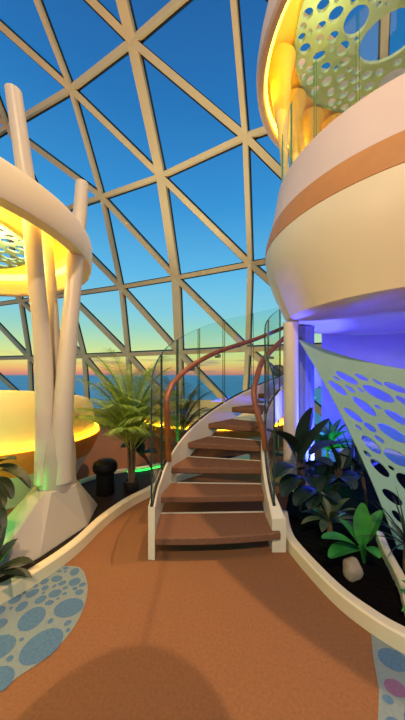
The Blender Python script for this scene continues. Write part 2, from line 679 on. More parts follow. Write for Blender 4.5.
lk = spline([V((-1.75, 1.72, 0)), G(0, 605), G(45, 579), G(80, 552), G(105, 527), G(130, 508), G(150, 497), V((-0.42, 4.15, 0)), V((0.25, 4.72, 0)), V((0.9, 5.25, 0))], 8)
o = kerb(lk, 0.085, 0.11, 1).build('planter_kerb', KERBP, smooth=True)
tag(o, 'low white kerb curving past the white column base to the staircase', 'kerb')
rk = spline([V((0.87, 3.1, 0)), V((0.80, 2.75, 0)), G(291, 555), G(330, 600), G(370, 633), G(405, 655), V((1.40, 1.42, 0))], 8)
o = kerb(rk, 0.085, 0.11, 1).build('planter_kerb', KERBP, smooth=True)
tag(o, 'low cream kerb in front of the dark planter, right of the staircase', 'kerb')
ik = spline([V((1.64, 2.6, 0)), V((1.53, 2.33, 0)), V((1.42, 2.0, 0)), V((1.30, 1.76, 0)), V((1.27, 1.62, 0))], 8)
o = kerb(ik, 0.06, 0.14, 1, 0.02).build('planter_kerb', KERBP, smooth=True)
tag(o, 'short pale kerb dividing the planter, below the spiky palm at the right edge', 'kerb')

# deck behind the left kerb
ins = [p + V((0, 0, 0)) for p in lk]
dk = []
for i, p in enumerate(lk):
    tt = (lk[min(i + 1, len(lk) - 1)] - lk[max(i - 1, 0)]).normalized()
    dk.append(V((p.x - tt.y * 0.06, p.y + tt.x * 0.06, 0)))
back = [V((0.55, 5.3, 0)), V((-0.3, 5.0, 0)), V((-0.9, 4.55, 0)), V((-1.45, 4.30, 0)), V((-1.72, 3.95, 0)), V((-2.0, 3.2, 0)), V((-2.5, 2.3, 0)), V((-2.3, 1.72, 0))]
poly = dk + back
m = MB()
n = len(poly)
top = [V((p.x, p.y, 0.075)) for p in poly]
bot = [V((p.x, p.y, 0.0)) for p in poly]
m.add(top + bot, [tuple(range(n))] + [(k, (k + 1) % n, n + (k + 1) % n, n + k) for k in range(n)])
struct(m.build('floor_deck', DECK))
bk = spline([V((-0.2, 5.1, 0)), V((-0.9, 4.6, 0)), V((-1.45, 4.34, 0)), V((-1.76, 3.97, 0))], 8)
o = kerb(bk, 0.05, 0.11, -1).build('trim_deck_edge', WHITE)
struct(o)
gp = spline([V((-0.35, 4.93, 0.085)), V((-0.9, 4.51, 0.085)), V((-1.2, 4.39, 0.085))], 8)
m = MB()
m.tube(gp, 0.012, 6)
o = m.build('light_strip', LEDG)
tag(o, 'glowing green light strip along the back edge of the dark deck', 'light strip')

# soil of right planter
rin = []
for i, p in enumerate(rk):
    tt = (rk[min(i + 1, len(rk) - 1)] - rk[max(i - 1, 0)]).normalized()
    rin.append(V((p.x - tt.y * 0.06, p.y + tt.x * 0.06, 0)))
poly = rin + [V((2.6, 1.5, 0)), V((3.8, 2.4, 0)), V((4.0, 4.3, 0)), V((2.9, 5.0, 0)), V((1.9, 4.95, 0)), V((1.62, 4.1, 0)), V((1.25, 3.9, 0))]
bm = bmesh.new()
vs = [bm.verts.new((p.x, p.y, 0.07)) for p in poly]
f = bm.faces.new(vs)
bmesh.ops.triangulate(bm, faces=[f])
bmesh.ops.subdivide_edges(bm, edges=bm.edges, cuts=6, use_grid_fill=True)
for v in bm.verts:
    v.co.z += random.uniform(-0.008, 0.012)
me = bpy.data.meshes.new('soil')
bm.to_mesh(me)
bm.free()
me.materials.append(SOIL)
o = bpy.data.objects.new('soil', me)
C.objects.link(o)
tag(o, 'dark soil filling the planter under the lattice sail', 'soil', kind='stuff')

# ------------------------------------------------------------------ staircase
OP = [(-0.42, 2.42), (-0.43, 2.83), (-0.36, 3.17), (-0.19, 3.56), (0.085, 3.92), (0.46, 4.32), (0.95, 4.72), (1.5, 5.03), (2.1, 5.2)]
IP = [(0.64, 2.52), (0.64, 2.86), (0.67, 3.13), (0.72, 3.38), (0.80, 3.64), (0.98, 3.95), (1.25, 4.2), (1.58, 4.42), (1.95, 4.55)]
RISE0, RISE = 0.2, 0.185
SS = 10
OPs = spline([V((x, y, RISE0 + RISE * i)) for i, (x, y) in enumerate(OP)], SS)
IPs = spline([V((x, y, RISE0 + RISE * i)) for i, (x, y) in enumerate(IP)], SS)


def at(path, t):
    f = max(0.0, min((t - 1) * SS, len(path) - 1.001))
    i = int(f)
    return path[i].lerp(path[i + 1], f - i)


def tang(path, t):
    d = at(path, t + 0.08) - at(path, t - 0.08)
    d.z = 0
    return d.normalized()


stair = thing('staircase', 'curved white staircase with brown carpeted open treads and glass sides', 'staircase', (0.1, 2.45, 0))
for k in range(1, 9):
    m = MB()
    rows = []
    a0, b0 = at(OPs, k), at(IPs, k)
    a1, b1 = at(OPs, k + 1.0), at(IPs, k + 1.0)
    z = RISE0 + RISE * (k - 1)
    if k == 1:
        b0 = b0 + V((0.07, -0.02, 0))
    rows = []
    for s in range(7):
        u = s / 6
        pa, pb = a0.lerp(b0, u), a1.lerp(b1, u)
        bow = (pa - pb).normalized() * (0.035 * (1 - (2 * u - 1) ** 2) if k == 1 else 0.012 * (1 - (2 * u - 1) ** 2))
        pa = pa + bow
        r_ = []
        d = (pb - pa)
        d.z = 0
        d.normalize()
        for q, dz in ((pa + d * 0.012, 0.0), (pa, -0.012), (pa, -0.063), (pa + d * 0.02, -0.078), (pb, -0.078), (pb, 0.0)):
            r_.append(V((q.x, q.y, z + dz)))
        rows.append(r_)
    m.solid(rows)
    tr = m.build('tread', TREADC, stair)
    m = MB()
    rows = []
    for s in range(2):
        u = s
        pb = a1.lerp(b1, u)
        pa = a0.lerp(b0, u)
        d = (pb - pa)
        d.z = 0
        d.normalize()
        q = V((pb.x, pb.y, z))
        rows.append([q + V((0, 0, -0.07)), q + V((0, 0, 0.006)), q + d * 0.02 + V((0, 0, 0.006)), q + d * 0.02 + V((0, 0, -0.07))])
    m.solid(rows)
    m.build('back_edging', WHITE, tr)


def stringer(path, side, t0, t1, topoff, botoff, w, first_top):
    rows = []
    nst = int((t1 - t0) * 8)
    for i in range(nst + 1):
        t = t0 + (t1 - t0) * i / nst
        p = at(path, t)
        tn = tang(path, t)
        if t < 1:
            p = p + tn * (t - 1) * 0.4
            p.z = RISE0
        nn = V((-tn.y, tn.x, 0)) * side
        top = p.z + topoff(t)
        bo = max(0.0, p.z + botoff(t))
        a, bq = V((p.x, p.y, 0)), V((p.x, p.y, 0)) + nn * w(t)
        rows.append([a + V((0, 0, bo)), a + V((0, 0, top - 0.01)), a + V((0, 0, top)) + nn * 0.01, bq + V((0, 0, top)) - nn * 0.01, bq + V((0, 0, top - 0.01)), bq + V((0, 0, bo))])
    m = MB()
    m.solid(rows)
    return m


def lerp(a, b, t):
    t = max(0, min(1, t))
    return a + (b - a) * t


def smooth01(t):
    t = max(0, min(1, t))
    return t * t * (3 - 2 * t)


ot = lambda t: lerp(0.27, 0.13, (t - 0.95) / 1.2)
ob = lambda t: lerp(-0.6, -0.22, (t - 1.0) / 0.7) if t < 1.12 else lerp(-0.17, -0.20, (t - 1.12))
stringer(OPs, 1, 0.9, 8.9, ot, lambda t: -0.5 if t < 1.2 else -0.12 - 0.08 * smooth01((t - 1.2) / 1.0), lambda t: 0.06, 0).build('stringer', WHITE, stair, smooth=True)
it = lambda t: lerp(0.10, 0.19, (t - 0.95) / 1.3)
stringer(IPs, -1, 1.02, 8.9, it, lambda t: -0.5 if t < 1.45 else -0.12 - 0.08 * smooth01((t - 1.45) / 1.0), lambda t: lerp(0.13, 0.07, (t - 1.0) / 0.8), 0).build('stringer', WHITE, stair, smooth=True)


def panel(path, side, ta, tb, off, topoff, chamf, sidew):
    """curved glass sheet with dark edges"""
    m = MB()
    nst = 8
    th = 0.016
    ins_, outs_ = [], []
    tops, bots = [], []
    for i in range(nst + 1):
        t = ta + (tb - ta) * i / nst
        p = at(path, t)
        tn = tang(path, t)
        nn = V((-tn.y, tn.x, 0)) * side
        q = V((p.x, p.y, 0)) + nn * sidew
        zb = p.z + off(t)
        zt = p.z + topoff
        ins_.append((q, nn, zb, zt))
    zt0 = ins_[0][3]
    rows = []
    for i, (q, nn, zb, zt) in enumerate(ins_):
        if chamf and i == 0:
            zt = zt - 0.10
        rows.append([q - nn * th / 2 + V((0, 0, zb)), q - nn * th / 2 + V((0, 0, zt)), q + nn * th / 2 + V((0, 0, zt)), q + nn * th / 2 + V((0, 0, zb))])
    vs = [p for r in rows for p in r]
    for i in range(nst):
        a, b2 = i * 4, (i + 1) * 4
        m.add([vs[a], vs[a + 1], vs[b2 + 1], vs[b2]], [(0, 1, 2, 3)], 0)
        m.add([vs[a + 2], vs[a + 3], vs[b2 + 3], vs[b2 + 2]], [(0, 1, 2, 3)], 0)
        m.add([vs[a + 1], vs[a + 2], vs[b2 + 2], vs[b2 + 1]], [(0, 1, 2, 3)], 1)
        m.add([vs[a + 3], vs[a], vs[b2], vs[b2 + 3]], [(0, 1, 2, 3)], 1)
    m.add(vs[0:4], [(0, 1, 2, 3)], 1)
    m.add(vs[-4:], [(0, 1, 2, 3)], 1)
    g = m.build('glass_panel', [BGLASS, GEDGE], stair)
    m = MB()
    rows = []
    for (q, nn, zb, zt) in ins_:
        rows.append([q - nn * 0.014 + V((0, 0, zb - 0.005)), q - nn * 0.014 + V((0, 0, zb + 0.035)), q + nn * 0.014 + V((0, 0, zb + 0.035)), q + nn * 0.014 + V((0, 0, zb - 0.005))])
    m.solid(rows)
    m.build('base_seal', GASK, g)


for (ta, tb) in ((1.02, 2.35), (2.42, 3.5), (3.57, 4.6), (4.67, 5.7), (5.77, 6.8), (6.87, 7.9)):
    panel(OPs, 1, ta, tb, lambda t: ot(t) - 0.02, 1.40, ta < 1.1, 0.03)
for (ta, tb) in ((1.3, 2.95), (3.02, 4.1), (4.17, 5.3), (5.37, 6.5)):
    panel(IPs, -1, ta, tb, lambda t: it(t) - 0.02, 1.38, ta < 1.5, 0.045)

# handrails
lr = [P(168.5, 461, 3.12), P(168, 433, 3.06), P(166.5, 404, 3.04), P(169, 392, 3.12), P(175, 381, 3.28), P(193, 365, 3.66), P(220, 351, 4.1), P(256, 339, 4.7), P(283, 328, 5.1), P(300, 321, 5.35)]
m = MB()
m.tube(spline(lr, 8), 0.034, 12)
hr = m.build('handrail', WOOD, stair, smooth=True)
rr = [P(265.5, 450, 3.10), P(262.5, 429, 3.12), P(256.5, 410, 3.16), P(254, 392, 3.22), P(257.5, 375, 3.36), P(262.5, 361, 3.55), P(272, 350, 3.8), P(284, 338, 4.15)]
m = MB()
m.tube(spline(rr, 8), 0.034, 12)
hr2 = m.build('handrail', WOOD, stair, smooth=True)
for q, h in ((P(193, 369, 3.66), hr), (P(219, 356, 4.1), hr), (P(251, 345, 4.6), hr)):
    m = MB()
    m.box(q, (0.05, 0.05, 0.05))
    m.box(q + V((-0.03, 0.03, -0.01)), (0.06, 0.06, 0.03))
    m.build('rail_bracket', STEEL, h)
for q in (P(268, 357, 3.65), P(257, 401, 3.2)):
    m = MB()
    m.box(q, (0.05, 0.05, 0.05))
    m.box(q + V((0.04, 0.0, -0.01)), (0.07, 0.03, 0.03))
    m.build('rail_bracket', STEEL, hr2)


# ------------------------------------------------------------------ lattice sheets
def lattice(poly, holes, fmap, thick, name, material, parent, grid=None, rng=None, ecc=(0.7, 0.95), ang=(0, PI)):
    rng = rng or random.Random(1)
    bm = bmesh.new()
    def loop(pts):
        vs = [bm.verts.new((p[0], p[1], 0)) for p in pts]
        return [bm.edges.new((vs[i], vs[(i + 1) % len(vs)])) for i in range(len(vs))]
    es = loop(poly)
    for (x, y, r) in holes:
        k = 18 if r > 0.05 else 12
        a0 = rng.uniform(*ang)
        ex = rng.uniform(*ecc)
        pts = []
        for q in range(k):
            a = -2 * PI * q / k
            dx, dy = math.cos(a) * r, math.sin(a) * r * ex
            pts.append((x + dx * math.cos(a0) - dy * math.sin(a0), y + dx * math.sin(a0) + dy * math.cos(a0)))
        es += loop(pts)
    bmesh.ops.triangle_fill(bm, edges=es, use_beauty=True, use_dissolve=False)
    if grid:
        xs = [p[0] for p in poly]
        ys = [p[1] for p in poly]
        x = min(xs) + grid
        while x < max(xs):
            bmesh.ops.bisect_plane(bm, geom=bm.verts[:] + bm.edges[:] + bm.faces[:], plane_co=(x, 0, 0), plane_no=(1, 0, 0))
            x += grid
        y = min(ys) + grid
        while y < max(ys):
            bmesh.ops.bisect_plane(bm, geom=bm.verts[:] + bm.edges[:] + bm.faces[:], plane_co=(0, y, 0), plane_no=(0, 1, 0))
            y += grid
    r = parent
    off = V((0, 0, 0))
    while r is not None:
        off += r.location
        r = r.parent
    for v in bm.verts:
        v.co = V(fmap(v.co.x, v.co.y)) - off
    bmesh.ops.recalc_face_normals(bm, faces=bm.faces)
    me = bpy.data.meshes.new(name)
    bm.to_mesh(me)
    bm.free()
    me.materials.append(material)
    o = bpy.data.objects.new(name, me)
    o.parent = parent
    C.objects.link(o)
    so = o.modifiers.new('thickness', 'SOLIDIFY')
    so.thickness = thick
    so.offset = 0
    return o


def circle(cx, cy, r, n=72):
    return [(cx + r * math.cos(2 * PI * k / n), cy + r * math.sin(2 * PI * k / n)) for k in range(n)]


# ------------------------------------------------------------------ left canopy ring and column
lc = (-3.07, 2.85)
nc = (-3.10, 3.07)
can = thing('canopy', 'round white canopy ring glowing yellow inside, on the white branching column', 'canopy', (lc[0], lc[1], 2.94))
m = MB()
m.lathe([(1.55, 3.33), (1.73, 3.27), (1.78, 3.24), (1.79, 3.2), (1.785, 3.0), (1.77, 2.95), (1.75, 2.94), (1.66, 2.94), (1.64, 2.96), (1.64, 3.2), (1.66, 3.2)], (lc[0], lc[1], 0), 120)
m.build('rim', CREAM, can, smooth=True)
m = MB()
rows = []
for k in range(97):
    a = 2 * PI * k / 96
    ca, sa = math.cos(a), math.sin(a)
    o_ = V((lc[0] + 1.72 * ca, lc[1] + 1.72 * sa, 3.2))
    i_ = V((nc[0] + 1.0 * ca, nc[1] + 1.0 * sa, 3.2))
    rows.append([o_, o_.lerp(i_, 0.05) + V((0, 0, 0.10)), o_.lerp(i_, 0.3) + V((0, 0, 0.13)), o_.lerp(i_, 0.65) + V((0, 0, 0.09)), i_ + V((0, 0, 0.02)), i_])
m.strip(rows)
m.build('cove', COVE, can, smooth=True)
m = MB()
m.lathe([(1.61, 3.17), (1.61, 3.26), (1.638, 3.26), (1.638, 3.17), (1.61, 3.17)], (lc[0], lc[1], 0), 96)
m.build('light_strip', LED, can)
rng = random.Random(11)
pl = circle(nc[0], nc[1], 1.02)
hs = pack(pl, [], 0.13, 0.025, 0.014, 700, lambda x, y: max(0.07, 0.16 - 0.09 * math.hypot(x - nc[0], y - nc[1])), rng)
lattice(pl, hs, lambda x, y: (x, y, 3.21 + 0.06 * (1 - ((x - nc[0]) ** 2 + (y - nc[1]) ** 2) / 1.04)), 0.02, 'lattice', NETW, can, None, rng)

col = thing('branching_column', 'white column splitting into three branches, on a flared pyramid base', 'column', (-1.5, 2.85, 0.075))
m = MB()
basep = [V((-1.18, 2.83, 0.075)), V((-1.38, 2.33, 0.075)), V((-1.63, 2.0, 0.075)), V((-1.95, 2.2, 0.075)), V((-2.05, 2.75, 0.075)), V((-1.85, 3.35, 0.075)), V((-1.25, 3.3, 0.075))]
tc_ = V((-1.51, 2.86, 0.5))
topr = []
for p in basep:
    d = V((p.x - tc_.x, p.y - tc_.y, 0)).normalized()
    topr.append(tc_ + d * 0.205)
m.solid([basep, topr])
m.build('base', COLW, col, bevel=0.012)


def ell_tube(pts, radii, n=20):
    """vertical-ish swept tube with horizontal circular sections"""
    m = MB()
    rows = []
    for p, r in zip(pts, radii):
        rows.append([V(p) + V((math.cos(2 * PI * k / n) * r, math.sin(2 * PI * k / n) * r, 0)) for k in range(n)])
    m.solid(rows)
    return m


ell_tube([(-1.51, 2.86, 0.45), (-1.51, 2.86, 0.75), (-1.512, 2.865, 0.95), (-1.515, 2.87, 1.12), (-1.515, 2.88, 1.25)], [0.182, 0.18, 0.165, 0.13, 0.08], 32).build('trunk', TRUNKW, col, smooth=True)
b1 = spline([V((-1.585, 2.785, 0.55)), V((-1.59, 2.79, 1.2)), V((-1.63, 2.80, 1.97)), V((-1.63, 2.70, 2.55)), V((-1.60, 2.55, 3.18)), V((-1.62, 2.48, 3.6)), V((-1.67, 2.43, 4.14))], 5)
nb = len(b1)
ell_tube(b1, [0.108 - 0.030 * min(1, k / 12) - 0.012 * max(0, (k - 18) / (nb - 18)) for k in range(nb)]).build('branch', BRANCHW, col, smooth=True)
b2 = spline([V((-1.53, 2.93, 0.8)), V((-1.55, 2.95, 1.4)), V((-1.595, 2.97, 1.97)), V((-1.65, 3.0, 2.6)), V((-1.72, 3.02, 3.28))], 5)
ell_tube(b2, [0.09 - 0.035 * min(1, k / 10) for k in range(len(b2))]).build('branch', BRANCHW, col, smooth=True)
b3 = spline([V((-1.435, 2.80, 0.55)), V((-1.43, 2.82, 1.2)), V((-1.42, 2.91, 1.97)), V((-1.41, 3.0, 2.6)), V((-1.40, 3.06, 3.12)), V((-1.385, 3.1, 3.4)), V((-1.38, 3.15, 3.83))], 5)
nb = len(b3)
ell_tube(b3, [0.105 - 0.021 * min(1, k / 12) - 0.016 * max(0, (k - 18) / (nb - 18)) for k in range(nb)]).build('branch', BRANCHW, col, smooth=True)

# ------------------------------------------------------------------ right balcony pod
pc = (2.68, 3.6)
pod = thing('balcony', 'large curved cream balcony pod with a tan band, overhanging the planter', 'balcony', (pc[0], pc[1], 2.3))
m = MB()
m.lathe([(1.812, 3.30), (1.803, 3.17), (1.76, 3.0), (1.69, 2.8), (1.60, 2.6), (1.51, 2.40)], (pc[0], pc[1], 0), 128)
m.build('lower_shell', CREAM, pod, smooth=True)
m = MB()
m.lathe([(1.745, 3.60), (1.765, 3.55), (1.805, 3.42), (1.818, 3.30), (1.80, 3.29)], (pc[0], pc[1], 0), 128)
m.build('band', TAN, pod, smooth=True)
m = MB()
m.lathe([(1.30, 4.0), (1.60, 4.0), (1.60, 4.13), (1.62, 4.16), (1.64, 4.15), (1.65, 4.08), (1.74, 3.60)], (pc[0], pc[1], 0), 128)
m.build('rim', BLUSH, pod, smooth=True)
m = MB()
m.lathe([(1.51, 2.40), (1.47, 2.375), (1.2, 2.34), (0.7, 2.32), (0.02, 2.32)], (pc[0], pc[1], 0), 128)
m.build('soffit', BLUSH, pod, smooth=True)
m = MB()
m.lathe([(1.62, 3.98), (0.02, 3.98)], (pc[0], pc[1], 0), 64)
m.build('floor_slab', TREADC, pod)
for k in range(14):
    a0 = math.radians(118) + k * math.radians(17)
    a1 = a0 + math.radians(16)
    m = MB()
    rows = []
    for q in range(7):
        a = a0 + (a1 - a0) * q / 6
        ca, sa = math.cos(a), math.sin(a)
        rows.append([V((pc[0] + r * ca, pc[1] + r * sa, z)) for r, z in ((1.565, 4.0), (1.565, 5.05), (1.58, 5.05), (1.58, 4.0))])
    for i in range(6):
        A, B = rows[i], rows[i + 1]
        m.add([A[0], A[1], B[1], B[0]], [(0, 1, 2, 3)], 0)
        m.add([A[2], A[3], B[3], B[2]], [(0, 1, 2, 3)], 0)
        m.add([A[1], A[2], B[2], B[1]], [(0, 1, 2, 3)], 0)
    m.add(rows[0], [(0, 1, 2, 3)], 1)
    m.add(rows[-1], [(0, 1, 2, 3)], 1)
    m.build('glass_panel', [BGLASS, GEDGE2], pod)

# ------------------------------------------------------------------ upper canopy above the balcony
uc = thing('canopy', 'yellow lit canopy with a sage lattice ceiling, high above the curved balcony', 'canopy', (pc[0], pc[1], 5.75))
m = MB()
m.lathe([(1.70, 7.5), (1.74, 7.0), (1.82, 6.5), (1.91, 6.1), (1.94, 5.9), (1.93, 5.78), (1.90, 5.75), (1.84, 5.75), (1.82, 5.78), (1.82, 5.88), (1.86, 5.88)], (pc[0], pc[1], 0), 128)
m.build('rim', BLUSH, uc, smooth=True)
m = MB()
m.lathe([(1.90, 5.88), (1.885, 6.0), (1.82, 6.2), (1.68, 6.36), (1.50, 6.42), (1.40, 6.42), (1.36, 6.40)], (pc[0], pc[1], 0), 128)
m.build('cove', COVE, uc, smooth=True)
m = MB()
m.lathe([(1.785, 5.80), (1.785, 5.88), (1.815, 5.88), (1.815, 5.80), (1.785, 5.80)], (pc[0], pc[1], 0), 128)
m.build('light_strip', LED, uc)
rng = random.Random(21)
pl = circle(pc[0], pc[1], 1.40, 110)


def rf(x, y):
    d = math.hypot(x - 3.0, y - 3.0)
    return max(0.075, min(0.34, 0.36 - 0.20 * d))


seeds = []
for (x, y, r) in [(389, 36, 27), (356, 20, 14), (388, 1, 13), (343, 47, 12), (357, 69, 13), (394, 80, 14), (336, 13, 7), (321, 25, 8), (323, 4, 6), (308, 12, 5), (319, 55, 6), (326, 66, 5), (327, 80, 5), (310, 30, 4)]:
    Y = (6.41 - EYE) * F / (HZ - y)
    seeds.append(((x - 202.5) * Y / F, Y, r * Y / F))
ok = []
for q in seeds:
    rr_ = q[2]
    rr_ = min(rr_, 1.37 - math.hypot(q[0] - pc[0], q[1] - pc[1]))
    for w_ in ok:
        rr_ = min(rr_, math.hypot(q[0] - w_[0], q[1] - w_[1]) - w_[2] - 0.03)
    if rr_ > 0.03:
        ok.append((q[0], q[1], rr_))
seeds = ok
hs = pack(pl, seeds, 0.3, 0.03, 0.015, 700, rf, rng)
lattice(pl, hs, lambda x, y: (x, y, 6.41), 0.05, 'lattice', NETW, uc, None, rng, (0.75, 0.95))
# branch columns carrying the upper canopy
uco = thing('branching_column', 'cluster of glowing flared columns between the balcony and its lattice canopy', 'column', (1.6, 4.4, 4.0))
for (cx, cy, r0, r1) in ((1.16, 4.15, 0.17, 0.055), (1.57, 4.75, 0.15, 0.085), (2.0, 5.05, 0.14, 0.085), (2.48, 5.17, 0.14, 0.085)):
    a = V((cx, cy, 6.36))
    bq = V((pc[0] + (cx - pc[0]) * 0.93, pc[1] + (cy - pc[1]) * 0.93, 4.0))
    pts = [bq.lerp(a, k / 14) for k in range(15)]
    rad = [r1 + (r0 - r1) * smooth01((k - 5) / 9) + (0.07 if k == 14 else 0.025 if k == 13 else 0) for k in range(15)]
    ell_tube(pts, rad).build('branch', COVE, uco, smooth=True)  # white columns coloured with the cove's yellow light

# ------------------------------------------------------------------ pillars and planter wall under the pod
m = MB()
m.lathe([(0.0, 0.06), (0.115, 0.06), (0.10, 0.14), (0.098, 2.28), (0.11, 2.345), (0.0, 2.345)], (1.215, 3.78, 0), 24)
o = m.build('pillar', WHITE, smooth=True)
tag(o, 'plain white round pillar under the balcony beside the staircase', 'pillar', kind='thing')
m = MB()
m.lathe([(0.0, 0.06), (0.125, 0.06), (0.12, 0.14), (0.12, 2.28), (0.125, 2.33), (0.0, 2.33)], (1.50, 4.02, 0), 60, wob=lambda a: 1 + 0.07 * math.cos(10 * a))
o = m.build('pillar', PLEAT, smooth=True)
tag(o, 'blue lit fluted pillar behind the corner of the lattice sail', 'pillar', kind='thing')
m = MB()
m.lathe([(1.42, 0.05), (1.42, 2.366)], (pc[0], pc[1], 0), 64, math.radians(-75), math.radians(113))
struct(m.build('wall_planter', BLUEW, smooth=True))

# ------------------------------------------------------------------ lattice sail
TL, TR = V((1.30, 3.76, 2.13)), V((2.95, 2.75, 1.62))
BL, BR = V((1.74, 2.45, 0.08)), V((3.0, 2.1, 0.08))


def sail(u, v):
    p = TL.lerp(TR, u).lerp(BL.lerp(BR, u), v)
    # concave edges and a belly
    left = (1 - u) ** 2 * 4 * v * (1 - v)
    top = (1 - v) ** 2 * 4 * u * (1 - u)
    p = p + V((0.09, -0.02, -0.04)) * left + V((0, 0, -0.13)) * top
    p = p + V((0.10, 0.16, 0)) * (u * (1 - u) * v * (1 - v) * 4)
    return p


sw, sh = 1.9, 2.4
rng = random.Random(31)
pl = [(0, 0)] + [(sw * k / 12, 0) for k in range(1, 12)] + [(sw, 0)] + [(sw, sh * k / 12) for k in range(1, 12)] + [(sw, sh)] + [(sw * k / 12, sh) for k in range(11, 0, -1)] + [(0, sh)] + [(0, sh * k / 12) for k in range(11, 0, -1)]
core = [(0.05, 0.62), (0.35, 0.30), (sw - 0.05, 0.14), (sw - 0.05, sh - 0.1), (0.05, sh - 0.1)]


def rs(x, y):
    return 0.085 + 0.075 * min(1, x / 0.6)


hs = pack(core, [], 0.12, 0.032, 0.010, 700, rs, rng)
so = thing('lattice_sail', 'pale sage sail with oval holes stretched from the pillar over the planter', 'sail', (1.66, 2.47, 0.08))
lattice(pl, hs, lambda x, y: sail(x / sw, y / sh), 0.016, 'sheet', SAIL, so, 0.16, rng, (0.55, 0.72), (0.25, 0.9))
m = MB()
m.tube([TL + V((-0.02, 0.01, 0)), TL + V((0.04, -0.03, 0.0))], 0.03, 10)
m.tube([TL, TL + V((-0.03, 0.03, 0.06))], 0.014, 8)
m.build('corner_clamp', STEEL, so)


# ------------------------------------------------------------------ plants
def leaf(m, base, d, length, width, droop=0.3, mi=0, fold=0.25, n=7, shape='oval', up=V((0, 0, 1))):
    d = V(d).normalized()
    side = d.cross(up)
    if side.length < 1e-3:
        side = V((1, 0, 0))
    side.normalize()
    nrm = side.cross(d).normalized()
    rows = []
    p = V(base)
    dirv = d.copy()
    for i in range(n + 1):
        u = i / n
        if shape == 'oval':
            w = width * 1.3 * math.sin(PI * min(1, (u * 0.93 + 0.045))) ** 0.6
        elif shape == 'blade':
            w = width * (1 - u) ** 0.7 * (0.6 + 0.4 * min(1, u * 5))
        else:
            w = width * (math.sin(PI * (u ** 1.4 * 0.93 + 0.05))) ** 0.8
        w = max(w, 0.002)
        nn = side.cross(dirv).normalized()
        rows.append([p - side * w / 2 + nn * w * fold, p + V((0, 0, 0)), p + side * w / 2 + nn * w * fold])
        p = p + dirv * (length / n)
        dirv = (dirv + V((0, 0, -droop / n)) * 1.6).normalized()
    m.strip(rows, mi)


def rosette(name, label, cat, base, nleaf, length, width, matr, elev=(0.4, 1.2), droop=0.5, shape='blade', seed=1, group=None, stem=None, fold=0.25):
    rng = random.Random(seed)
    root = thing(name, label, cat, base, group)
    m = MB()
    for k in range(nleaf):
        a = 2 * PI * k / nleaf * 2.4 + rng.uniform(-0.25, 0.25)
        e = elev[0] + (elev[1] - elev[0]) * ((k + 0.5) / nleaf) + rng.uniform(-0.08, 0.08)
        d = V((math.cos(a) * math.cos(e), math.sin(a) * math.cos(e), math.sin(e)))
        ll = length * rng.uniform(0.8, 1.1)
        leaf(m, V(base) + V((0, 0, 0.02 + (stem or 0))) + d * 0.02, d, ll, width * rng.uniform(0.85, 1.1), droop, 0, fold, 7, shape)
    m.build('foliage', matr, root, smooth=True)
    m = MB()
    m.tube([V(base) - V((0, 0, 0.01)), V(base) + V((0, 0, 0.03 + (stem or 0)))], [0.03, 0.022], 8)
    m.build('stem', TRUNK, root)
    return root


def custom(name, label, cat, base, leaves, matr, stemr=0.012, group=None, shape='oval', fold=0.2):
    """leaves: (start point px/Y, tip px/Y, width m, droop)"""
    root = thing(name, label, cat, base, group)
    m, st = MB(), MB()
    for (s, tip, w, dr) in leaves:
        s, tip = V(s), V(tip)
        d = tip - s
        leaf(m, s, d + V((0, 0, d.length * dr * 0.45)), d.length * 1.05, w, dr, 0, fold, 12, shape)
        mid = V(base).lerp(s, 0.6) + V((0, 0, 0.05))
        st.tube(spline([V(base), mid, s], 4), [stemr * 0.8] * 9, 6)
    m.build('foliage', matr, root, smooth=True)
    st.build('stem', TRUNK if matr not in (LF_MID,) else LF_MID, root)
    return root


SZ = 0.075
# broad dark rubber plant next to the staircase
b = V((1.12, 3.15, SZ))
custom('rubber_plant', 'dark plant with broad oval leaves leaning over the stair glass', 'plant', b, [
    (P(296, 452, 3.1), P(271, 425, 2.85), 0.17, 0.5), (P(303, 455, 3.2), P(312, 410, 3.1), 0.22, 0.1), (P(300, 462, 3.1), P(327, 420, 3.1), 0.18, 0.2),
    (P(300, 470, 3.1), P(276, 470, 2.75), 0.18, 0.5), (P(308, 465, 3.0), P(330, 462, 2.8), 0.18, 0.5), (P(302, 478, 3.0), P(283, 490, 2.7), 0.16, 0.6),
    (P(300, 465, 3.15), P(287, 440, 3.25), 0.16, 0.2), (P(305, 478, 3.0), P(318, 485, 2.7), 0.17, 0.6), (P(310, 455, 3.3), P(340, 440, 3.4), 0.16, 0.4)], LF_DARK)
b = V((1.55, 3.25, SZ))
custom('rubber_plant', 'dark low leafy plant in the blue shade under the lattice sail', 'plant', b, [
    (P(335, 470, 3.1), P(312, 462, 2.9), 0.13, 0.5), (P(338, 468, 3.1), P(330, 445, 3.1), 0.13, 0.2), (P(340, 470, 3.1), P(362, 462, 3.1), 0.13, 0.5),
    (P(338, 478, 3.0), P(318, 485, 2.8), 0.13, 0.6), (P(340, 478, 3.0), P(355, 486, 2.8), 0.13, 0.6), (P(342, 470, 3.1), P(350, 448, 3.2), 0.12, 0.2)], LF_DARK)
rosette('bromeliad', 'pale olive rosette plant with pointed leaves in the middle of the planter', 'plant', V((1.24, 2.68, SZ)), 18, 0.33, 0.085, LF_VAR, (0.25, 1.25), 0.6, 'leafy', 4, None, 0.09, 0.2)
b = V((1.34, 2.28, SZ))
custom('paddle_plant', 'bright green plant with upright paddle leaves behind the pale stone', 'plant', b, [
    (P(362, 545, 2.26), P(363, 505, 2.3), 0.10, 0.05), (P(366, 543, 2.26), P(381, 512, 2.3), 0.09, 0.15), (P(358, 548, 2.2), P(325, 534, 2.15), 0.10, 0.4),
    (P(358, 550, 2.2), P(331, 553, 2.08), 0.11, 0.4), (P(366, 548, 2.22), P(379, 556, 2.1), 0.08, 0.4), (P(360, 546, 2.26), P(341, 520, 2.35), 0.08, 0.2)], LF_MID)
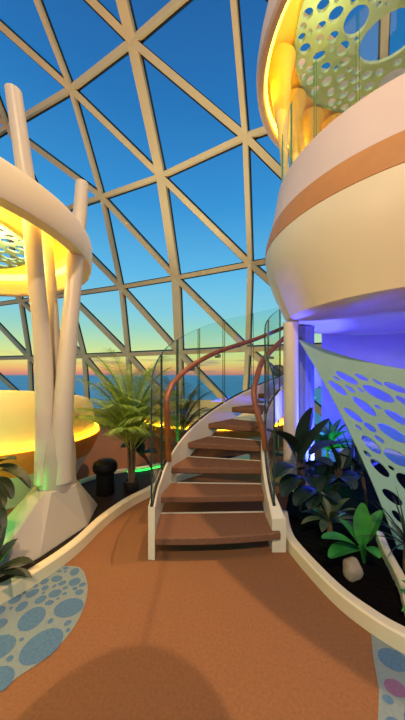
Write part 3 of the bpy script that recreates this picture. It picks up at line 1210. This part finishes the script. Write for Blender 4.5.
b = V((1.36, 2.98, SZ))
custom('rubber_plant', 'dark broad leaf plant between the rosette plant and the stair side rubber plant', 'plant', b, [
    (P(316, 490, 2.9), P(296, 500, 2.65), 0.15, 0.5), (P(318, 486, 2.95), P(305, 468, 3.0), 0.15, 0.3), (P(322, 484, 2.95), P(328, 462, 3.0), 0.15, 0.2),
    (P(324, 488, 2.9), P(346, 480, 2.9), 0.15, 0.5), (P(322, 494, 2.85), P(340, 502, 2.7), 0.14, 0.5), (P(318, 494, 2.85), P(310, 506, 2.65), 0.13, 0.6)], LF_DARK)
b = V((1.95, 3.25, SZ))
custom('rubber_plant', 'dark broad leaf plant at the back edge of the lattice sail', 'plant', b, [
    (P(358, 470, 3.2), P(340, 452, 3.2), 0.15, 0.4), (P(360, 468, 3.25), P(356, 440, 3.3), 0.15, 0.2), (P(360, 474, 3.2), P(344, 484, 3.0), 0.15, 0.5), (P(362, 472, 3.2), P(376, 460, 3.3), 0.14, 0.4)], LF_DARK)
m = MB()
ico = bmesh.new()
bmesh.ops.create_icosphere(ico, subdivisions=3, radius=1)
rng = random.Random(2)
for v in ico.verts:
    k = 1 + 0.12 * math.sin(v.co.x * 3.1 + 1) * math.cos(v.co.y * 2.7) + 0.08 * math.sin(v.co.z * 5 + v.co.x * 2)
    v.co = V((v.co.x * 0.075 * k, v.co.y * 0.06 * k, max(-0.6, v.co.z) * 0.10 * k))
ico.verts.index_update()
m.add([V(v.co) + V((1.155, 2.12, 0.125)) for v in ico.verts], [[v.index for v in f.verts] for f in ico.faces])
ico.free()
o = m.build('stone', STONE, smooth=True)
tag(o, 'pale beige stone lying on the soil in front of the bright green plant', 'stone')
rosette('spiky_palm', 'dark spiky palm beside the lower edge of the lattice sail', 'plant', V((1.62, 2.18, SZ)), 34, 0.42, 0.022, LF_DARK, (0.1, 1.4), 0.5, 'blade', 8, None, 0.18)
rosette('fern', 'small green fern at the right edge behind the short kerb', 'plant', V((1.44, 1.74, SZ)), 14, 0.2, 0.05, LF_MID, (0.3, 1.2), 0.6, 'leafy', 9, None, 0.04)
rosette('lit_plant', 'green lit bushy plant behind the sail between pillar and planter wall', 'plant', V((1.98, 4.35, SZ)), 22, 0.5, 0.13, LF_MID, (0.2, 1.3), 0.5, 'leafy', 14, None, 0.35)
rosette('lit_plant', 'dark spiky leaves in front of the green lit plant', 'plant', V((2.05, 3.75, SZ)), 20, 0.5, 0.05, LF_DARK, (0.4, 1.4), 0.5, 'blade', 17, None, 0.3)

# left planter plants
b = V((-2.0, 2.55, SZ))
custom('leafy_plant', 'dark drooping leaves at the left edge beside the column base', 'plant', b, [
    (P(-8, 468, 2.5), P(33, 478, 2.4), 0.09, 0.9), (P(-8, 480, 2.45), P(13, 492, 2.3), 0.09, 0.8), (P(-6, 466, 2.55), P(14, 456, 2.5), 0.09, 0.5),
    (P(-10, 476, 2.5), P(18, 468, 2.35), 0.07, 0.6), (P(-8, 490, 2.4), P(4, 503, 2.25), 0.08, 0.6), (P(-12, 500, 2.4), P(4, 528, 2.2), 0.09, 0.6)], LF_OLV)
rosette('agave', 'spiky olive agave overhanging the kerb in the bottom left corner', 'plant', V((-1.56, 2.02, 0.1)), 16, 0.29, 0.095, LF_OLV, (-0.05, 1.2), 0.35, 'leafy', 6, None, 0.04)


# palms
def palm(label, base, h, nf, flen, seed, pot=True, matr=LF_PALM, spread=1.0, name='potted_palm'):
    rng = random.Random(seed)
    root = thing(name, label, 'palm', base)
    m = MB()
    if pot:
        pm = MB()
        pm.lathe([(0.0, 0.0), (0.085, 0.0), (0.105, 0.03), (0.105, 0.125), (0.095, 0.13), (0.09, 0.11), (0.0, 0.11)], base, 28)
        pm.build('pot', POTM, root, smooth=True)
    st = MB()
    for k in range(5):
        a = 2 * PI * k / 5
        st.tube([V(base) + V((math.cos(a) * 0.03, math.sin(a) * 0.03, 0.1)), V(base) + V((math.cos(a) * 0.04, math.sin(a) * 0.04, h * 0.25)), V(base) + V((math.cos(a) * 0.06, math.sin(a) * 0.06, h * 0.5))], [0.018, 0.016, 0.010], 7)
    st.build('stem', TRUNK, root)
    for k in range(nf):
        a = 2 * PI * k * 0.382 + rng.uniform(-0.2, 0.2)
        u = (k + 0.5) / nf
        e = 0.92 + 0.62 * u
        z0_ = h * (0.30 + 0.18 * u)
        d = V((math.cos(a) * math.cos(e), math.sin(a) * math.cos(e), math.sin(e)))
        pts = [V(base) + V((math.cos(a) * 0.04, math.sin(a) * 0.04, z0_))]
        ll = flen * rng.uniform(0.8, 1.1) * (0.8 + 0.35 * u)
        ns = 18
        dd = d.copy()
        for q in range(ns):
            pts.append(pts[-1] + dd * (ll / ns))
            dd = (dd + V((math.cos(a) * 0.03, math.sin(a) * 0.03, -0.0045 * q * spread - 0.012))).normalized()
        m.tube(pts, [0.007 * (1 - 0.8 * q / ns) for q in range(ns + 1)], 4)
        for q in range(4, ns + 1):
            tt = (pts[q] - pts[q - 1]).normalized()
            sd = tt.cross(V((0, 0, 1)) if abs(tt.z) < 0.97 else V((math.sin(a), -math.cos(a), 0.2))).normalized()
            for sg in (-1, 1):
                for sub in (0, 0.5):
                    pp = pts[q - 1].lerp(pts[q], sub)
                    wl = flen * 0.40 * (math.sin(PI * (0.15 + 0.8 * (q - 3) / (ns - 2)))) * rng.uniform(0.8, 1.1)
                    leaf(m, pp, tt * 0.8 + sd * sg * 0.75 + V((0, 0, 0.1)), max(wl, 0.06), 0.013, 0.8, 0, 0.3, 3, 'blade')
    m.build('foliage', matr, root)
    return root


palm('tall green potted palm in a dark pot on the deck beside the stool', V((-0.96, 3.72, 0.075)), 1.75, 42, 0.98, 3)
palm('dark spiky palm standing behind the outer glass of the staircase', V((-0.40, 5.0, 0.0)), 1.6, 24, 0.85, 12, True, LF_SPIK, 0.7)
b = V((-0.72, 4.22, 0.075))
custom('leafy_plant', 'dark broad leaf plant between the potted palm and the stair glass', 'plant', b, [
    (P(138, 450, 4.2), P(122, 446, 4.1), 0.22, 0.4), (P(140, 450, 4.2), P(150, 432, 4.2), 0.22, 0.3), (P(140, 455, 4.2), P(156, 452, 4.1), 0.2, 0.4), (P(141, 455, 4.2), P(133, 436, 4.3), 0.18, 0.2)], LF_DARK)

# stool
st = thing('stool', 'dark brown mushroom shaped stool on the deck beside the potted palm', 'stool', (-1.28, 3.62, 0.075))
m = MB()
m.lathe([(0.0, 0.0), (0.115, 0.0), (0.12, 0.02), (0.115, 0.14), (0.115, 0.28), (0.0, 0.28)], (-1.28, 3.62, 0.075), 32)
m.build('base', BLACK, st, smooth=True)
m = MB()
m.lathe([(0.0, 0.28), (0.13, 0.28), (0.155, 0.31), (0.158, 0.36), (0.14, 0.41), (0.09, 0.44), (0.0, 0.45)], (-1.28, 3.62, 0.075), 32)
m.build('seat', BLACK, st, smooth=True)


# ------------------------------------------------------------------ lounge booths
def booth(label, c, R, h, hfun, ledm):
    root = thing('booth', label, 'booth', (c[0], c[1], 0))
    m = MB()
    m.lathe([(R * 0.70, 0.0), (R * 0.76, h * 0.2), (R * 0.84, h * 0.42), (R * 0.90, h * 0.58)], (c[0], c[1], 0), 96)
    m.build('lower_hull', HULLW, root, smooth=True)
    m = MB()
    m.lathe([(R * 0.90, h * 0.58), (R * 0.96, h * 0.78), (R, h - 0.04), (R, h - 0.02), (R * 0.93, h - 0.02)], (c[0], c[1], 0), 96)
    m.build('hull_band', HULL, root, smooth=True)
    m = MB()
    m.lathe([(R * 0.955, h - 0.018), (R * 0.98, h - 0.018), (R * 0.98, h + 0.02), (R * 0.955, h + 0.02), (R * 0.955, h - 0.018)], (c[0], c[1], 0), 96)
    m.build('light_strip', ledm, root)
    m = MB()
    prof = [(R * 0.93, 0.0), (R * 0.93, 0.22), (R * 0.92, 0.4), (R * 0.90, 0.55), (R * 0.86, 0.64), (R * 0.82, 0.66), (R * 0.80, 0.63), (R * 0.80, 0.4), (R * 0.80, 0.0)]
    m.lathe(prof, (c[0], c[1], h - 0.02), 96, zfun=lambda a, z: z * hfun(a))
    m.build('back_shell', BOOTH, root, smooth=True)
    m = MB()
    m.lathe([(R * 0.8, h - 0.02), (0.02, h - 0.02)], (c[0], c[1], 0), 48)
    m.build('seat', BOOTH, root)
    return root


booth('big cream booth with yellow light strip and brown hull behind the white column', (-2.88, 4.08), 1.28, 0.77,
      lambda a: 0.80 + 0.28 * math.cos(a + math.radians(75)), LEDS)
booth('distant low cream booth with yellow glow seen between the stair treads', (0.3, 7.4), 2.0, 0.55,
      lambda a: 0.36 + 0.08 * math.cos(a - 2.0), LEDS)

# lattice globe lamp beyond the stairs
lp = thing('globe_lamp', 'woven metal globe lamp on a thin post beyond the top of the staircase', 'lamp', (1.57, 5.7, 0))
m = MB()
m.lathe([(0.0, 0.0), (0.14, 0.0), (0.14, 0.02), (0.02, 0.03), (0.015, 0.05), (0.015, 1.6), (0.0, 1.6)], (1.57, 5.7, 0), 20)
m.build('post', STEEL, lp, smooth=True)
m = MB()
for k in range(9):
    a = PI * k / 9
    for tl in (0.5, -0.5):
        R_ = Matrix.Rotation(a, 3, 'Z') @ Matrix.Rotation(PI / 2 + tl, 3, 'X')
        m.tube([V((1.57, 5.7, 1.72)) + R_ @ V((0.13 * math.cos(2 * PI * q / 24), 0.13 * math.sin(2 * PI * q / 24), 0)) for q in range(25)], 0.005, 5)
m.build('globe', STEEL, lp)

# unseen globe added behind the viewer to cast the round carpet shadow
gl = thing('shadow_globe', 'added globe behind the viewer that casts the round carpet shadow', 'lamp', (-0.42, -0.85, 2.15))
m = MB()
m.lathe([(0.38 * math.cos(a), 2.5 + 0.38 * math.sin(a)) for a in [(-0.5 + k / 14) * PI for k in range(15)]], (-0.42, -0.85, 0), 32)
m.build('shade', CREAM, gl, smooth=True)
m = MB()
m.tube([V((-0.42, -0.85, 2.86)), V((-0.42, -0.85, 10.5))], 0.008, 6)
m.build('cord', GASK, gl)
